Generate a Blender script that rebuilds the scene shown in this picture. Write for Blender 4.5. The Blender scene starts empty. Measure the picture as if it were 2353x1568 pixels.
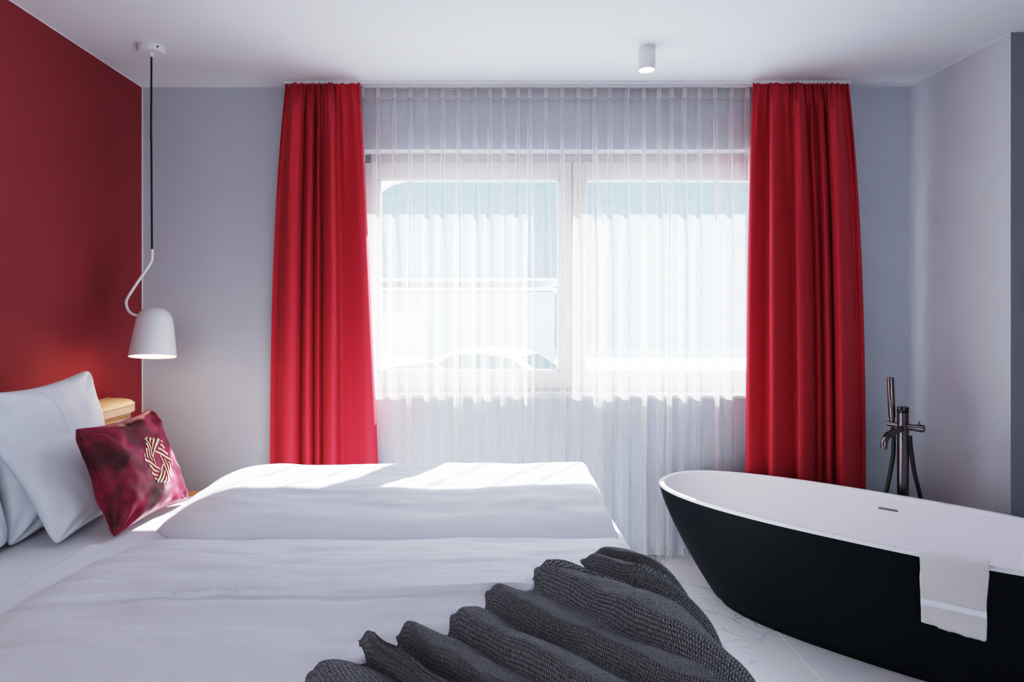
import bpy, bmesh, math, random
import numpy as np
from mathutils import Vector, noise
random.seed(7)
sc = bpy.context.scene
COL = sc.collection
F, CX, CY, CAMZ = 1420.0, 1114.0, 720.0, 1.29      # focal length in px, vanishing point, eye height
PI = math.pi
def PX(px, Y): return (px - CX) / F * Y
def PZ(py, Y): return CAMZ + (CY - py) / F * Y
def lerp(a, b, t): return a + (b - a) * t
def sst(a, b, x):
    t = min(1, max(0, (x - a) / (b - a))); return t * t * (3 - 2 * t)
def nz(x, y=0, z=0): return noise.noise(Vector((x, y, z)))

# ------------------------------------------------------------------ materials
def mat(name, color, rough=0.6, metal=0.0, bump=None, var=None, sheen=0, sheen_tint=None, spec=None, emit=None, coat=0):
    m = bpy.data.materials.new(name); m.use_nodes = True
    nt = m.node_tree; b = nt.nodes['Principled BSDF']
    b.inputs['Base Color'].default_value = (*color, 1)
    b.inputs['Roughness'].default_value = rough
    b.inputs['Metallic'].default_value = metal
    if spec is not None: b.inputs['Specular IOR Level'].default_value = spec
    if coat: b.inputs['Coat Weight'].default_value = coat
    if sheen:
        b.inputs['Sheen Weight'].default_value = sheen
        b.inputs['Sheen Roughness'].default_value = 0.35
        if sheen_tint: b.inputs['Sheen Tint'].default_value = (*sheen_tint, 1)
    if emit:
        b.inputs['Emission Color'].default_value = (*emit[0], 1)
        b.inputs['Emission Strength'].default_value = emit[1]
    tc = nt.nodes.new('ShaderNodeTexCoord')
    if var:        # subtle colour variation (scale, amount)
        n = nt.nodes.new('ShaderNodeTexNoise'); n.inputs['Scale'].default_value = var[0]; n.inputs['Detail'].default_value = 4
        nt.links.new(tc.outputs['Object'], n.inputs['Vector'])
        mx = nt.nodes.new('ShaderNodeMix'); mx.data_type = 'RGBA'
        mx.inputs['A'].default_value = (*[c * (1 - var[1]) for c in color], 1)
        mx.inputs['B'].default_value = (*[min(1, c * (1 + var[1])) for c in color], 1)
        nt.links.new(n.outputs['Fac'], mx.inputs['Factor']); nt.links.new(mx.outputs['Result'], b.inputs['Base Color'])
    if bump:       # (scale, strength, distance)
        n = nt.nodes.new('ShaderNodeTexNoise'); n.inputs['Scale'].default_value = bump[0]; n.inputs['Detail'].default_value = 3
        nt.links.new(tc.outputs['Object'], n.inputs['Vector'])
        bp = nt.nodes.new('ShaderNodeBump'); bp.inputs['Strength'].default_value = bump[1]; bp.inputs['Distance'].default_value = bump[2]
        nt.links.new(n.outputs['Fac'], bp.inputs['Height']); nt.links.new(bp.outputs['Normal'], b.inputs['Normal'])
    return m

M = {}
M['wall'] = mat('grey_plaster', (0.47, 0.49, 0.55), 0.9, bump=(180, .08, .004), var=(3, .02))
M['wall_shaded'] = mat('shaded_grey_plaster', (0.22, 0.23, 0.27), 0.9, bump=(180, .08, .004), var=(3, .02))  # grey plaster darkened in colour to stand for the unlit face past the corner
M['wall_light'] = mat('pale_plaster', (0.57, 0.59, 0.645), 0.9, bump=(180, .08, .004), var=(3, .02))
M['wall_red'] = mat('red_plaster', (0.27, 0.034, 0.044), 0.8, bump=(160, .12, .004), var=(4, .04))
M['ceiling'] = mat('ceiling_paint', (0.73, 0.745, 0.79), 0.9, bump=(150, .04, .003))
M['caulk'] = mat('white_caulk', (0.8, 0.78, 0.8), 0.7)
M['rear'] = mat('rear_plaster', (0.62, 0.62, 0.65), 0.9)
M['white_metal'] = mat('white_lacquer', (0.72, 0.72, 0.75), 0.38)
M['white_matte'] = mat('white_matte_paint', (0.72, 0.72, 0.75), 0.5)
M['black_cord'] = mat('black_textile_cord', (0.006, 0.008, 0.014), 0.7)
M['cream'] = mat('cream_window_frame', (0.66, 0.57, 0.53), 0.5)
M['bead'] = mat('white_glazing_bead', (0.9, 0.9, 0.9), 0.4)
M['sill'] = mat('sill_stone', (0.55, 0.54, 0.56), 0.4)
M['linen'] = mat('white_linen', (0.78, 0.79, 0.84), 0.85, bump=(900, .10, .002), sheen=.15)
M['pillow'] = mat('pillow_cotton', (0.74, 0.765, 0.82), 0.85, bump=(700, .08, .002), sheen=.15)
M['tub_black'] = mat('matte_black_composite', (0.0022, 0.0052, 0.0080), 0.55, bump=(220, .04, .001), spec=.15)
M['tub_white'] = mat('white_composite', (0.74, 0.71, 0.75), 0.4, spec=.4)
M['gunmetal'] = mat('brushed_gunmetal', (0.17, 0.15, 0.16), 0.27, metal=1.0)
M['gun_dark'] = mat('dark_gunmetal', (0.06, 0.055, 0.062), 0.3, metal=1.0)
M['hose'] = mat('black_hose', (0.006, 0.009, 0.014), 0.35)
M['chrome'] = mat('slot_steel', (0.28, 0.25, 0.24), 0.3, metal=1.0)
M['tan'] = mat('tan_upholstery', (0.56, 0.40, 0.31), 0.7, bump=(500, .12, .002), var=(8, .08))
M['dark'] = mat('dark_gap', (0.02, 0.01, 0.006), 0.8)
M['gold'] = mat('gold_print', (0.90, 0.66, 0.38), 0.4)
M['lens'] = mat('lit_lens', (1, .93, .85), .5, emit=((1, .86, .72), 6))
M['bulb'] = mat('lit_bulb', (1, .9, .8), .5, emit=((1, .72, .45), 6))
M['inner_lit'] = mat('lamp_inner_white', (.85, .8, .75), .5)
M['outer_wall'] = mat('garage_render', (0.45, 0.46, 0.47), .9, bump=(30, .2, .01))
M['outer_trim'] = mat('white_fascia', (.9, .9, .92), .5)
M['car_white'] = mat('white_car_paint', (.85, .87, .9), .2, coat=.5)
M['car_glass'] = mat('car_window', (.02, .03, .035), .08)
M['tyre'] = mat('tyre_rubber', (.02, .02, .02), .8)
M['asphalt'] = mat('asphalt', (.30, .30, .31), .9, bump=(80, .3, .01), var=(2, .1))
M['hill'] = mat('forest_hill', (.12, .155, .17), 1, bump=(2.5, .8, .5), var=(.9, .35))  # blue-grey distance haze is mixed into the forest colour

def wood_mat():
    m = mat('oak_wood', (.6, .36, .18), .5); nt = m.node_tree; b = nt.nodes['Principled BSDF']
    tc = nt.nodes.new('ShaderNodeTexCoord'); mp = nt.nodes.new('ShaderNodeMapping'); mp.inputs['Scale'].default_value = (30, 2, 60)
    w = nt.nodes.new('ShaderNodeTexNoise'); w.inputs['Scale'].default_value = 2.0; w.inputs['Detail'].default_value = 5
    r = nt.nodes.new('ShaderNodeValToRGB')
    r.color_ramp.elements[0].position = .3; r.color_ramp.elements[0].color = (.34, .17, .07, 1)
    r.color_ramp.elements[1].position = .7; r.color_ramp.elements[1].color = (.66, .40, .20, 1)
    L = nt.links.new
    L(tc.outputs['Object'], mp.inputs['Vector']); L(mp.outputs['Vector'], w.inputs['Vector']); L(w.outputs['Fac'], r.inputs['Fac']); L(r.outputs['Color'], b.inputs['Base Color'])
    return m
M['wood'] = wood_mat()

def floor_mat():
    m = mat('marble_tile', (.7, .7, .72), .28); nt = m.node_tree; b = nt.nodes['Principled BSDF']; L = nt.links.new
    tc = nt.nodes.new('ShaderNodeTexCoord')
    # wandering veins: thin bands where a distorted noise crosses its mid value
    def vein(scale, off, width):
        mp = nt.nodes.new('ShaderNodeMapping'); mp.inputs['Location'].default_value = off; mp.inputs['Rotation'].default_value = (0, 0, .5)
        n = nt.nodes.new('ShaderNodeTexNoise'); n.inputs['Scale'].default_value = scale; n.inputs['Detail'].default_value = 7; n.inputs['Distortion'].default_value = .9
        s = nt.nodes.new('ShaderNodeMath'); s.operation = 'SUBTRACT'; s.inputs[1].default_value = .5
        a = nt.nodes.new('ShaderNodeMath'); a.operation = 'ABSOLUTE'
        d = nt.nodes.new('ShaderNodeMapRange'); d.inputs['From Max'].default_value = width; d.inputs['To Min'].default_value = 1; d.inputs['To Max'].default_value = 0
        L(tc.outputs['Object'], mp.inputs['Vector']); L(mp.outputs['Vector'], n.inputs['Vector']); L(n.outputs['Fac'], s.inputs[0]); L(s.outputs[0], a.inputs[0]); L(a.outputs[0], d.inputs['Value'])
        return d.outputs['Result']
    v1 = vein(1.3, (3.1, 1.7, 0), .008); v2 = vein(2.6, (7.3, 4.4, 0), .006)
    mask = nt.nodes.new('ShaderNodeTexNoise'); mask.inputs['Scale'].default_value = 2.4
    mr = nt.nodes.new('ShaderNodeMapRange'); mr.inputs['From Min'].default_value = .42; mr.inputs['From Max'].default_value = .65
    L(tc.outputs['Object'], mask.inputs['Vector']); L(mask.outputs['Fac'], mr.inputs['Value'])
    mx = nt.nodes.new('ShaderNodeMath'); mx.operation = 'MAXIMUM'; L(v1, mx.inputs[0]); L(v2, mx.inputs[1])
    ml = nt.nodes.new('ShaderNodeMath'); ml.operation = 'MULTIPLY'; L(mx.outputs[0], ml.inputs[0]); L(mr.outputs['Result'], ml.inputs[1])
    # tile joints every 0.2965 m in x, 1.2 m in y
    sp = nt.nodes.new('ShaderNodeSeparateXYZ'); L(tc.outputs['Object'], sp.inputs[0])
    def joint(out, off, per):
        a = nt.nodes.new('ShaderNodeMath'); a.operation = 'ADD'; a.inputs[1].default_value = -off + per * 40 + per / 2; L(out, a.inputs[0])
        md = nt.nodes.new('ShaderNodeMath'); md.operation = 'MODULO'; md.inputs[1].default_value = per; L(a.outputs[0], md.inputs[0])
        s = nt.nodes.new('ShaderNodeMath'); s.operation = 'SUBTRACT'; s.inputs[1].default_value = per / 2; L(md.outputs[0], s.inputs[0])
        ab = nt.nodes.new('ShaderNodeMath'); ab.operation = 'ABSOLUTE'; L(s.outputs[0], ab.inputs[0])
        lt = nt.nodes.new('ShaderNodeMath'); lt.operation = 'LESS_THAN'; lt.inputs[1].default_value = .0014; L(ab.outputs[0], lt.inputs[0])
        return lt.outputs[0]
    jm = nt.nodes.new('ShaderNodeMath'); jm.operation = 'MAXIMUM'; L(joint(sp.outputs[0], .886, .2965), jm.inputs[0]); L(joint(sp.outputs[1], 1.62, 1.2), jm.inputs[1])
    c1 = nt.nodes.new('ShaderNodeMix'); c1.data_type = 'RGBA'; c1.inputs['A'].default_value = (.62, .60, .63, 1); c1.inputs['B'].default_value = (.17, .16, .19, 1)
    L(ml.outputs[0], c1.inputs['Factor'])
    c2 = nt.nodes.new('ShaderNodeMix'); c2.data_type = 'RGBA'; c2.inputs['B'].default_value = (.92, .91, .93, 1)
    L(jm.outputs[0], c2.inputs['Factor']); L(c1.outputs['Result'], c2.inputs['A']); L(c2.outputs['Result'], b.inputs['Base Color'])
    return m
M['floor'] = floor_mat()

def rib_mat():      # white linen with a fine rib running towards the window
    m = mat('ribbed_linen', (.70, .705, .75), .85, sheen=.15); nt = m.node_tree; b = nt.nodes['Principled BSDF']; L = nt.links.new
    tc = nt.nodes.new('ShaderNodeTexCoord'); w = nt.nodes.new('ShaderNodeTexWave'); w.wave_type = 'BANDS'; w.bands_direction = 'X'
    w.inputs['Scale'].default_value = 70; w.inputs['Distortion'].default_value = .25; w.inputs['Detail'].default_value = 1
    L(tc.outputs['Object'], w.inputs['Vector'])
    mx = nt.nodes.new('ShaderNodeMix'); mx.data_type = 'RGBA'; mx.inputs['A'].default_value = (.66, .67, .73, 1); mx.inputs['B'].default_value = (.82, .83, .88, 1)
    L(w.outputs['Fac'], mx.inputs['Factor']); L(mx.outputs['Result'], b.inputs['Base Color'])
    bp = nt.nodes.new('ShaderNodeBump'); bp.inputs['Strength'].default_value = .25; bp.inputs['Distance'].default_value = .0012
    L(w.outputs['Fac'], bp.inputs['Height']); L(bp.outputs['Normal'], b.inputs['Normal'])
    return m
M['rib'] = rib_mat()

def fabric_mat(name, col, transl, trans_col):
    m = mat(name, col, .8, sheen=.04, sheen_tint=(1, .5, .5)); nt = m.node_tree; b = nt.nodes['Principled BSDF']; L = nt.links.new
    tc = nt.nodes.new('ShaderNodeTexCoord'); mp = nt.nodes.new('ShaderNodeMapping'); mp.inputs['Scale'].default_value = (1, 1, .12)
    n = nt.nodes.new('ShaderNodeTexNoise'); n.inputs['Scale'].default_value = 420; n.inputs['Detail'].default_value = 2
    bp = nt.nodes.new('ShaderNodeBump'); bp.inputs['Strength'].default_value = .22; bp.inputs['Distance'].default_value = .002
    L(tc.outputs['Object'], mp.inputs['Vector']); L(mp.outputs['Vector'], n.inputs['Vector']); L(n.outputs['Fac'], bp.inputs['Height']); L(bp.outputs['Normal'], b.inputs['Normal'])
    t = nt.nodes.new('ShaderNodeBsdfTranslucent'); t.inputs['Color'].default_value = (*trans_col, 1)
    mx = nt.nodes.new('ShaderNodeMixShader'); mx.inputs[0].default_value = transl
    L(b.outputs[0], mx.inputs[1]); L(t.outputs[0], mx.inputs[2]); L(mx.outputs[0], nt.nodes['Material Output'].inputs['Surface'])
    return m
M['red_curtain'] = fabric_mat('red_curtain_fabric', (.50, .026, .048), .0, (.8, .03, .04))

def sheer_mat(name, col, opac):
    m = bpy.data.materials.new(name); m.use_nodes = True; nt = m.node_tree; L = nt.links.new
    nt.nodes.remove(nt.nodes['Principled BSDF'])
    d = nt.nodes.new('ShaderNodeBsdfDiffuse'); d.inputs['Color'].default_value = (*col, 1)
    t = nt.nodes.new('ShaderNodeBsdfTranslucent'); t.inputs['Color'].default_value = (*col, 1)
    a = nt.nodes.new('ShaderNodeMixShader'); a.inputs[0].default_value = .5; L(d.outputs[0], a.inputs[1]); L(t.outputs[0], a.inputs[2])
    tr = nt.nodes.new('ShaderNodeBsdfTransparent'); tr.inputs['Color'].default_value = (1, 1, 1, 1)
    # threads cover more of the view where the voile is seen edge-on
    lw = nt.nodes.new('ShaderNodeLayerWeight'); lw.inputs['Blend'].default_value = .35
    mr = nt.nodes.new('ShaderNodeMapRange'); mr.inputs['To Min'].default_value = opac; mr.inputs['To Max'].default_value = min(1, opac + .5)
    L(lw.outputs['Facing'], mr.inputs['Value'])
    b = nt.nodes.new('ShaderNodeMixShader'); L(mr.outputs['Result'], b.inputs[0]); L(tr.outputs[0], b.inputs[1]); L(a.outputs[0], b.inputs[2])
    L(b.outputs[0], nt.nodes['Material Output'].inputs['Surface'])
    return m
M['sheer'] = sheer_mat('sheer_voile', (.86, .84, .85), .25)
M['sheer_tape'] = sheer_mat('sheer_heading_tape', (.80, .77, .77), .55)

def glass_mat():
    m = bpy.data.materials.new('window_glass'); m.use_nodes = True; nt = m.node_tree; L = nt.links.new
    nt.nodes.remove(nt.nodes['Principled BSDF'])
    tr = nt.nodes.new('ShaderNodeBsdfTransparent'); tr.inputs['Color'].default_value = (.95, .97, .97, 1)
    g = nt.nodes.new('ShaderNodeBsdfGlossy'); g.inputs['Roughness'].default_value = .02
    lw = nt.nodes.new('ShaderNodeLayerWeight'); lw.inputs['Blend'].default_value = .5
    p = nt.nodes.new('ShaderNodeMath'); p.operation = 'POWER'; p.inputs[1].default_value = 5; L(lw.outputs['Facing'], p.inputs[0])
    f = nt.nodes.new('ShaderNodeMath'); f.operation = 'MULTIPLY_ADD'; f.inputs[1].default_value = .8; f.inputs[2].default_value = .05; L(p.outputs[0], f.inputs[0])
    mx = nt.nodes.new('ShaderNodeMixShader'); L(f.outputs[0], mx.inputs[0]); L(tr.outputs[0], mx.inputs[1]); L(g.outputs[0], mx.inputs[2])
    L(mx.outputs[0], nt.nodes['Material Output'].inputs['Surface'])
    return m
M['glass'] = glass_mat()

def velvet_mat():
    m = mat('crimson_velvet', (.17, .004, .022), .55, sheen=.75, sheen_tint=(1, .30, .45)); nt = m.node_tree; b = nt.nodes['Principled BSDF']; L = nt.links.new
    b.inputs['Sheen Roughness'].default_value = .3
    tc = nt.nodes.new('ShaderNodeTexCoord'); n = nt.nodes.new('ShaderNodeTexNoise'); n.inputs['Scale'].default_value = 9; n.inputs['Detail'].default_value = 3; n.inputs['Distortion'].default_value = .6
    r = nt.nodes.new('ShaderNodeValToRGB'); r.color_ramp.elements[0].position = .35; r.color_ramp.elements[0].color = (.055, .001, .006, 1)
    r.color_ramp.elements[1].position = .68; r.color_ramp.elements[1].color = (.33, .010, .055, 1)  # dark-to-pink patches paint the velvet's highlights and shade into its colour
    L(tc.outputs['Object'], n.inputs['Vector']); L(n.outputs['Fac'], r.inputs['Fac']); L(r.outputs['Color'], b.inputs['Base Color'])
    n2 = nt.nodes.new('ShaderNodeTexNoise'); n2.inputs['Scale'].default_value = 16; n2.inputs['Detail'].default_value = 3
    bp = nt.nodes.new('ShaderNodeBump'); bp.inputs['Strength'].default_value = .3; bp.inputs['Distance'].default_value = .012
    L(tc.outputs['Object'], n2.inputs['Vector']); L(n2.outputs['Fac'], bp.inputs['Height']); L(bp.outputs['Normal'], b.inputs['Normal'])
    return m
M['velvet'] = velvet_mat()

def knit_mat():
    m = mat('charcoal_knit', (.04, .04, .046), .95, sheen=.35, sheen_tint=(.8, .8, .9)); nt = m.node_tree; b = nt.nodes['Principled BSDF']; L = nt.links.new
    tc = nt.nodes.new('ShaderNodeTexCoord'); sp = nt.nodes.new('ShaderNodeSeparateXYZ'); L(tc.outputs['UV'], sp.inputs[0])
    def mth(op, a, bb=None):
        k = nt.nodes.new('ShaderNodeMath'); k.operation = op
        if isinstance(a, float): k.inputs[0].default_value = a
        else: L(a, k.inputs[0])
        if bb is not None:
            if isinstance(bb, float): k.inputs[1].default_value = bb
            else: L(bb, k.inputs[1])
        return k.outputs[0]
    n = nt.nodes.new('ShaderNodeTexNoise'); n.inputs['Scale'].default_value = 260; n.inputs['Detail'].default_value = 2; L(tc.outputs['UV'], n.inputs['Vector'])
    w = .0050
    ux = mth('MULTIPLY', sp.outputs[0], 2 * PI / w); vy = mth('MULTIPLY', sp.outputs[1], 2 * PI / (w * 1.1))
    # rows offset against each other: sin(u + |sin v|) gives rows of small v-shaped stitches
    sv = mth('ABSOLUTE', mth('SINE', mth('MULTIPLY', vy, .5)))
    st = mth('SINE', mth('ADD', ux, mth('MULTIPLY', sv, 2.6)))
    rib = mth('MULTIPLY', sv, mth('ADD', mth('MULTIPLY', st, .5), .5))
    h = mth('ADD', rib, mth('MULTIPLY', n.outputs['Fac'], 1.5))
    bp = nt.nodes.new('ShaderNodeBump'); bp.inputs['Strength'].default_value = .9; bp.inputs['Distance'].default_value = .004
    L(h, bp.inputs['Height']); L(bp.outputs['Normal'], b.inputs['Normal'])
    r = nt.nodes.new('ShaderNodeMapRange'); r.inputs['From Min'].default_value = .5; r.inputs['From Max'].default_value = 1.7; L(h, r.inputs['Value'])
    mx = nt.nodes.new('ShaderNodeMix'); mx.data_type = 'RGBA'; mx.inputs['A'].default_value = (.022, .022, .026, 1); mx.inputs['B'].default_value = (.36, .36, .385, 1)
    L(r.outputs['Result'], mx.inputs['Factor']); L(mx.outputs['Result'], b.inputs['Base Color'])
    return m
M['knit'] = knit_mat()
M['terry'] = mat('terry_cotton', (.74, .71, .73), .95, bump=(420, .8, .005), sheen=.4)

# ------------------------------------------------------------------ object helpers
def link(o, parent=None):
    COL.objects.link(o)
    if parent: o.parent = parent
    return o
def root_loc(p):
    v = Vector((0, 0, 0))
    while p: v += p.location; p = p.parent
    return v
def mesh(name, verts, faces, m, parent=None, angle=40, uvs=None, flat=False):
    """Link one mesh object; verts are given in world space."""
    off = root_loc(parent)
    me = bpy.data.meshes.new(name)
    me.from_pydata([(v[0] - off.x, v[1] - off.y, v[2] - off.z) for v in verts], [], faces)
    me.update()
    bm = bmesh.new(); bm.from_mesh(me); bmesh.ops.recalc_face_normals(bm, faces=bm.faces); bm.to_mesh(me); bm.free()
    if uvs is not None:
        ul = me.uv_layers.new(name='UVMap')
        for li, l in enumerate(me.loops): ul.data[li].uv = uvs[l.vertex_index]
    if not flat:
        me.polygons.foreach_set('use_smooth', [True] * len(me.polygons))
        if angle: me.set_sharp_from_angle(angle=math.radians(angle))
    me.materials.append(m)
    return link(bpy.data.objects.new(name, me), parent)
def empty(name, loc):
    o = bpy.data.objects.new(name, None); o.location = loc; o.empty_display_size = .05
    return link(o)
def tag(o, label, cat, group=None):
    o['label'] = label; o['category'] = cat
    if group: o['group'] = group
    return o
def struct(o, label=None):
    o['kind'] = 'structure'
    if label: o['label'] = label
    return o

class MB:
    """collects shapes that make ONE mesh (one part)"""
    def __init__(s): s.v = []; s.f = []
    def add(s, v, f):
        k = len(s.v); s.v += [tuple(p) for p in v]; s.f += [tuple(i + k for i in q) for q in f]; return s
    def box(s, x0, x1, y0, y1, z0, z1, r=0):
        bm = bmesh.new(); bmesh.ops.create_cube(bm, size=1)
        for v in bm.verts: v.co = Vector(((x0 + x1) / 2 + v.co.x * (x1 - x0), (y0 + y1) / 2 + v.co.y * (y1 - y0), (z0 + z1) / 2 + v.co.z * (z1 - z0)))
        if r: bmesh.ops.bevel(bm, geom=list(bm.edges), offset=r, segments=3, affect='EDGES', profile=.5)
        bm.verts.index_update(); s.add([v.co[:] for v in bm.verts], [[v.index for v in f.verts] for f in bm.faces]); bm.free(); return s
    def tube(s, pts, rad, n=16, caps=True):
        pts = [Vector(p) for p in pts]; rr = rad if isinstance(rad, (list, tuple)) else [rad] * len(pts)
        t = [(pts[min(i + 1, len(pts) - 1)] - pts[max(i - 1, 0)]).normalized() for i in range(len(pts))]
        up = Vector((0, 0, 1)) if abs(t[0].z) < .9 else Vector((1, 0, 0))
        a = t[0].cross(up).normalized(); v = []; f = []
        for i, p in enumerate(pts):
            a = (a - t[i] * a.dot(t[i])).normalized(); b = t[i].cross(a)
            for k in range(n):
                th = 2 * PI * k / n; v.append(p + (a * math.cos(th) + b * math.sin(th)) * rr[i])
        for i in range(len(pts) - 1):
            for k in range(n): f.append((i * n + k, i * n + (k + 1) % n, (i + 1) * n + (k + 1) % n, (i + 1) * n + k))
        if caps: f.append(tuple(range(n))); f.append(tuple((len(pts) - 1) * n + k for k in range(n)))
        return s.add(v, f)
    def lathe(s, prof, c, n=48, axis=(0, 0, 1), caps=True):
        """prof: (radius, height along axis)"""
        ax = Vector(axis).normalized(); a = ax.cross(Vector((0, 1, 0)) if abs(ax.y) < .9 else Vector((1, 0, 0))).normalized(); b = ax.cross(a); c = Vector(c); v = []; f = []
        for r, h in prof:
            for k in range(n):
                th = 2 * PI * k / n; v.append(c + ax * h + (a * math.cos(th) + b * math.sin(th)) * r)
        for i in range(len(prof) - 1):
            for k in range(n): f.append((i * n + k, i * n + (k + 1) % n, (i + 1) * n + (k + 1) % n, (i + 1) * n + k))
        if caps: f.append(tuple(range(n))); f.append(tuple((len(prof) - 1) * n + k for k in range(n)))
        return s.add(v, f)
    def prism(s, poly, axis, a0, a1):
        """extrude a 2D polygon; axis 'x' takes (y,z), 'y' takes (x,z), 'z' takes (x,y)"""
        def P(p, a): return {'x': (a, p[0], p[1]), 'y': (p[0], a, p[1]), 'z': (p[0], p[1], a)}[axis]
        n = len(poly); v = [P(p, a0) for p in poly] + [P(p, a1) for p in poly]
        f = [tuple(range(n)), tuple(range(n, 2 * n))] + [(k, (k + 1) % n, n + (k + 1) % n, n + k) for k in range(n)]
        return s.add(v, f)
    def build(s, name, m, parent=None, angle=40, flat=False): return mesh(name, s.v, s.f, m, parent, angle, flat=flat)

def grid_faces(nu, nv, base=0, close_u=False):
    f = []
    for i in range(nu - 1 + (1 if close_u else 0)):
        for j in range(nv - 1):
            a = base + i * nv + j; b = base + ((i + 1) % nu) * nv + j
            f.append((a, b, b + 1, a + 1))
    return f
def catmull(pts, n):
    """resample control tuples with a centripetal-free Catmull-Rom, n samples per span"""
    out = []; P = [pts[0]] + list(pts) + [pts[-1]]
    for i in range(1, len(P) - 2):
        p0, p1, p2, p3 = [np.array(P[k], float) for k in (i - 1, i, i + 1, i + 2)]
        for k in range(n):
            t = k / n
            out.append(.5 * (2 * p1 + (p2 - p0) * t + (2 * p0 - 5 * p1 + 4 * p2 - p3) * t * t + (3 * p1 - p0 - 3 * p2 + p3) * t ** 3))
    out.append(np.array(P[-2], float))
    return out

# ------------------------------------------------------------------ room
BW = 3.30                       # inner face of the window wall
XL, XR = -1.83, 2.26            # left wall, right return
ZC = 2.497
WX0, WX1, WZ0, WZ1 = -.66, 1.64, .86, 2.165      # window opening
WOUT = 3.61                     # outer face of the window wall
RY = -3.0; XE = 4.2
EX, EY = 2.26, 2.657            # wall corner at the right edge of the picture

struct(MB().box(XL - .2, XE + .2, RY - .2, WOUT, -.15, 0).build('floor', M['floor'], flat=True), 'pale marble floor tiles with grey veins and thin joints')
struct(MB().box(XL - .2, XE + .2, RY - .2, WOUT, ZC, ZC + .15).build('ceiling', M['ceiling'], flat=True), 'plain white ceiling')
struct(MB().box(XL - .2, XL, RY, WOUT, 0, ZC).build('wall_left', M['wall_red'], flat=True), 'dark red painted wall behind the bed')
wb = MB()
wb.box(XL, WX0, BW, WOUT, 0, ZC); wb.box(WX1, EX, BW, WOUT, 0, ZC)
wb.box(WX0, WX1, BW, WOUT, 0, WZ0); wb.box(WX0, WX1, BW, WOUT, WZ1, ZC)
struct(wb.build('wall_back', M['wall'], flat=True), 'grey wall around the curtained window')
struct(MB().prism([(EX, EY), (EX + .12, EY), (EX + .12, WOUT), (EX, WOUT)], 'z', 0, ZC).build('wall_right', M['wall_light'], flat=True), 'pale grey wall beside the bath mixer')
struct(MB().prism([(EX + .0015, EY - .002), (XE, EY - .14), (XE, EY), (EX + .0015, EY - .0002)], 'z', 0, ZC).build('wall_corner', M['wall_shaded'], flat=True), 'grey wall at the right edge past the corner, its shade put into the colour')
struct(MB().box(XE, XE + .2, RY, WOUT, 0, ZC).build('wall_east', M['rear'], flat=True))
struct(MB().box(XL - .2, XE + .2, RY - .2, RY, 0, ZC).build('wall_rear', M['rear'], flat=True))
# thin caulk lines along the red wall
struct(MB().box(XL, XL + .004, RY, BW, ZC - .004, ZC).build('trim_1', M['caulk'], flat=True))
struct(MB().box(XL, XL + .004, BW - .004, BW, 0, ZC - .004).build('trim_2', M['caulk'], flat=True))
struct(MB().box(EX - .003, EX, EY + .002, BW, ZC - .003, ZC).build('trim_3', M['caulk'], flat=True))

# window: fixed frame, two sashes, beads, panes, handle
win = struct(empty('window_1', ((WX0 + WX1) / 2, 3.44, WZ0)), 'double window with cream frame behind the sheer curtain')
FY0, FY1 = 3.39, 3.47
fr = MB(); b = .035
fr.box(WX0, WX1, FY0 + .02, FY1 + .02, WZ1 - .05, WZ1, .003).box(WX0, WX1, FY0 + .02, FY1 + .02, WZ0, WZ0 + .025, .003)
fr.box(WX0, WX0 + b, FY0 + .02, FY1 + .02, WZ0, WZ1, .003).box(WX1 - b, WX1, FY0 + .02, FY1 + .02, WZ0, WZ1, .003)
fr.build('frame', M['cream'], win)
GZ0, GZ1 = .968, 2.028
panes = [(WX0 + b, -.583, .41, .478), (.482, .55, 1.555, WX1 - b)]
for i, (s0, g0, g1, s1) in enumerate(panes):
    sm = MB(); z0, z1 = WZ0 + .02, WZ1 - .045
    sm.box(s0, g0, FY0, FY1, z0, z1, .004).box(g1, s1, FY0, FY1, z0, z1, .004)
    sm.box(g0, g1, FY0, FY1, z0, GZ0, .004).box(g0, g1, FY0, FY1, GZ1, z1, .004)
    sash = sm.build('sash', M['cream'], win)
    bd = MB(); t = .011
    bd.box(g0, g1, FY0 + .004, FY0 + .03, GZ1 - t, GZ1, .002).box(g0, g1, FY0 + .004, FY0 + .03, GZ0, GZ0 + t, .002)
    bd.box(g0, g0 + t, FY0 + .004, FY0 + .03, GZ0, GZ1, .002).box(g1 - t, g1, FY0 + .004, FY0 + .03, GZ0, GZ1, .002)
    bd.build('glazing_bead', M['bead'], sash)
    MB().box(g0, g1, 3.432, 3.436, GZ0, GZ1).build('pane', M['glass'], sash, flat=True)
    if i == 0:
        h = MB().box(.438, .462, FY0 - .012, FY0 + .002, 1.27, 1.36, .004)
        h.tube([(.45, FY0 - .01, 1.31), (.45, FY0 - .045, 1.31)], .008, 12).tube([(.45, FY0 - .045, 1.318), (.45, FY0 - .047, 1.2)], [.009, .007], 12)
        h.build('window_handle', M['white_matte'], sash)
sl = MB().box(WX0 - .0, WX1 + .0, BW - .018, FY0 + .02, WZ0 - .028, WZ0 + .002, .004)
struct(sl.build('trim_4', M['sill']), 'thin window sill board')

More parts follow.
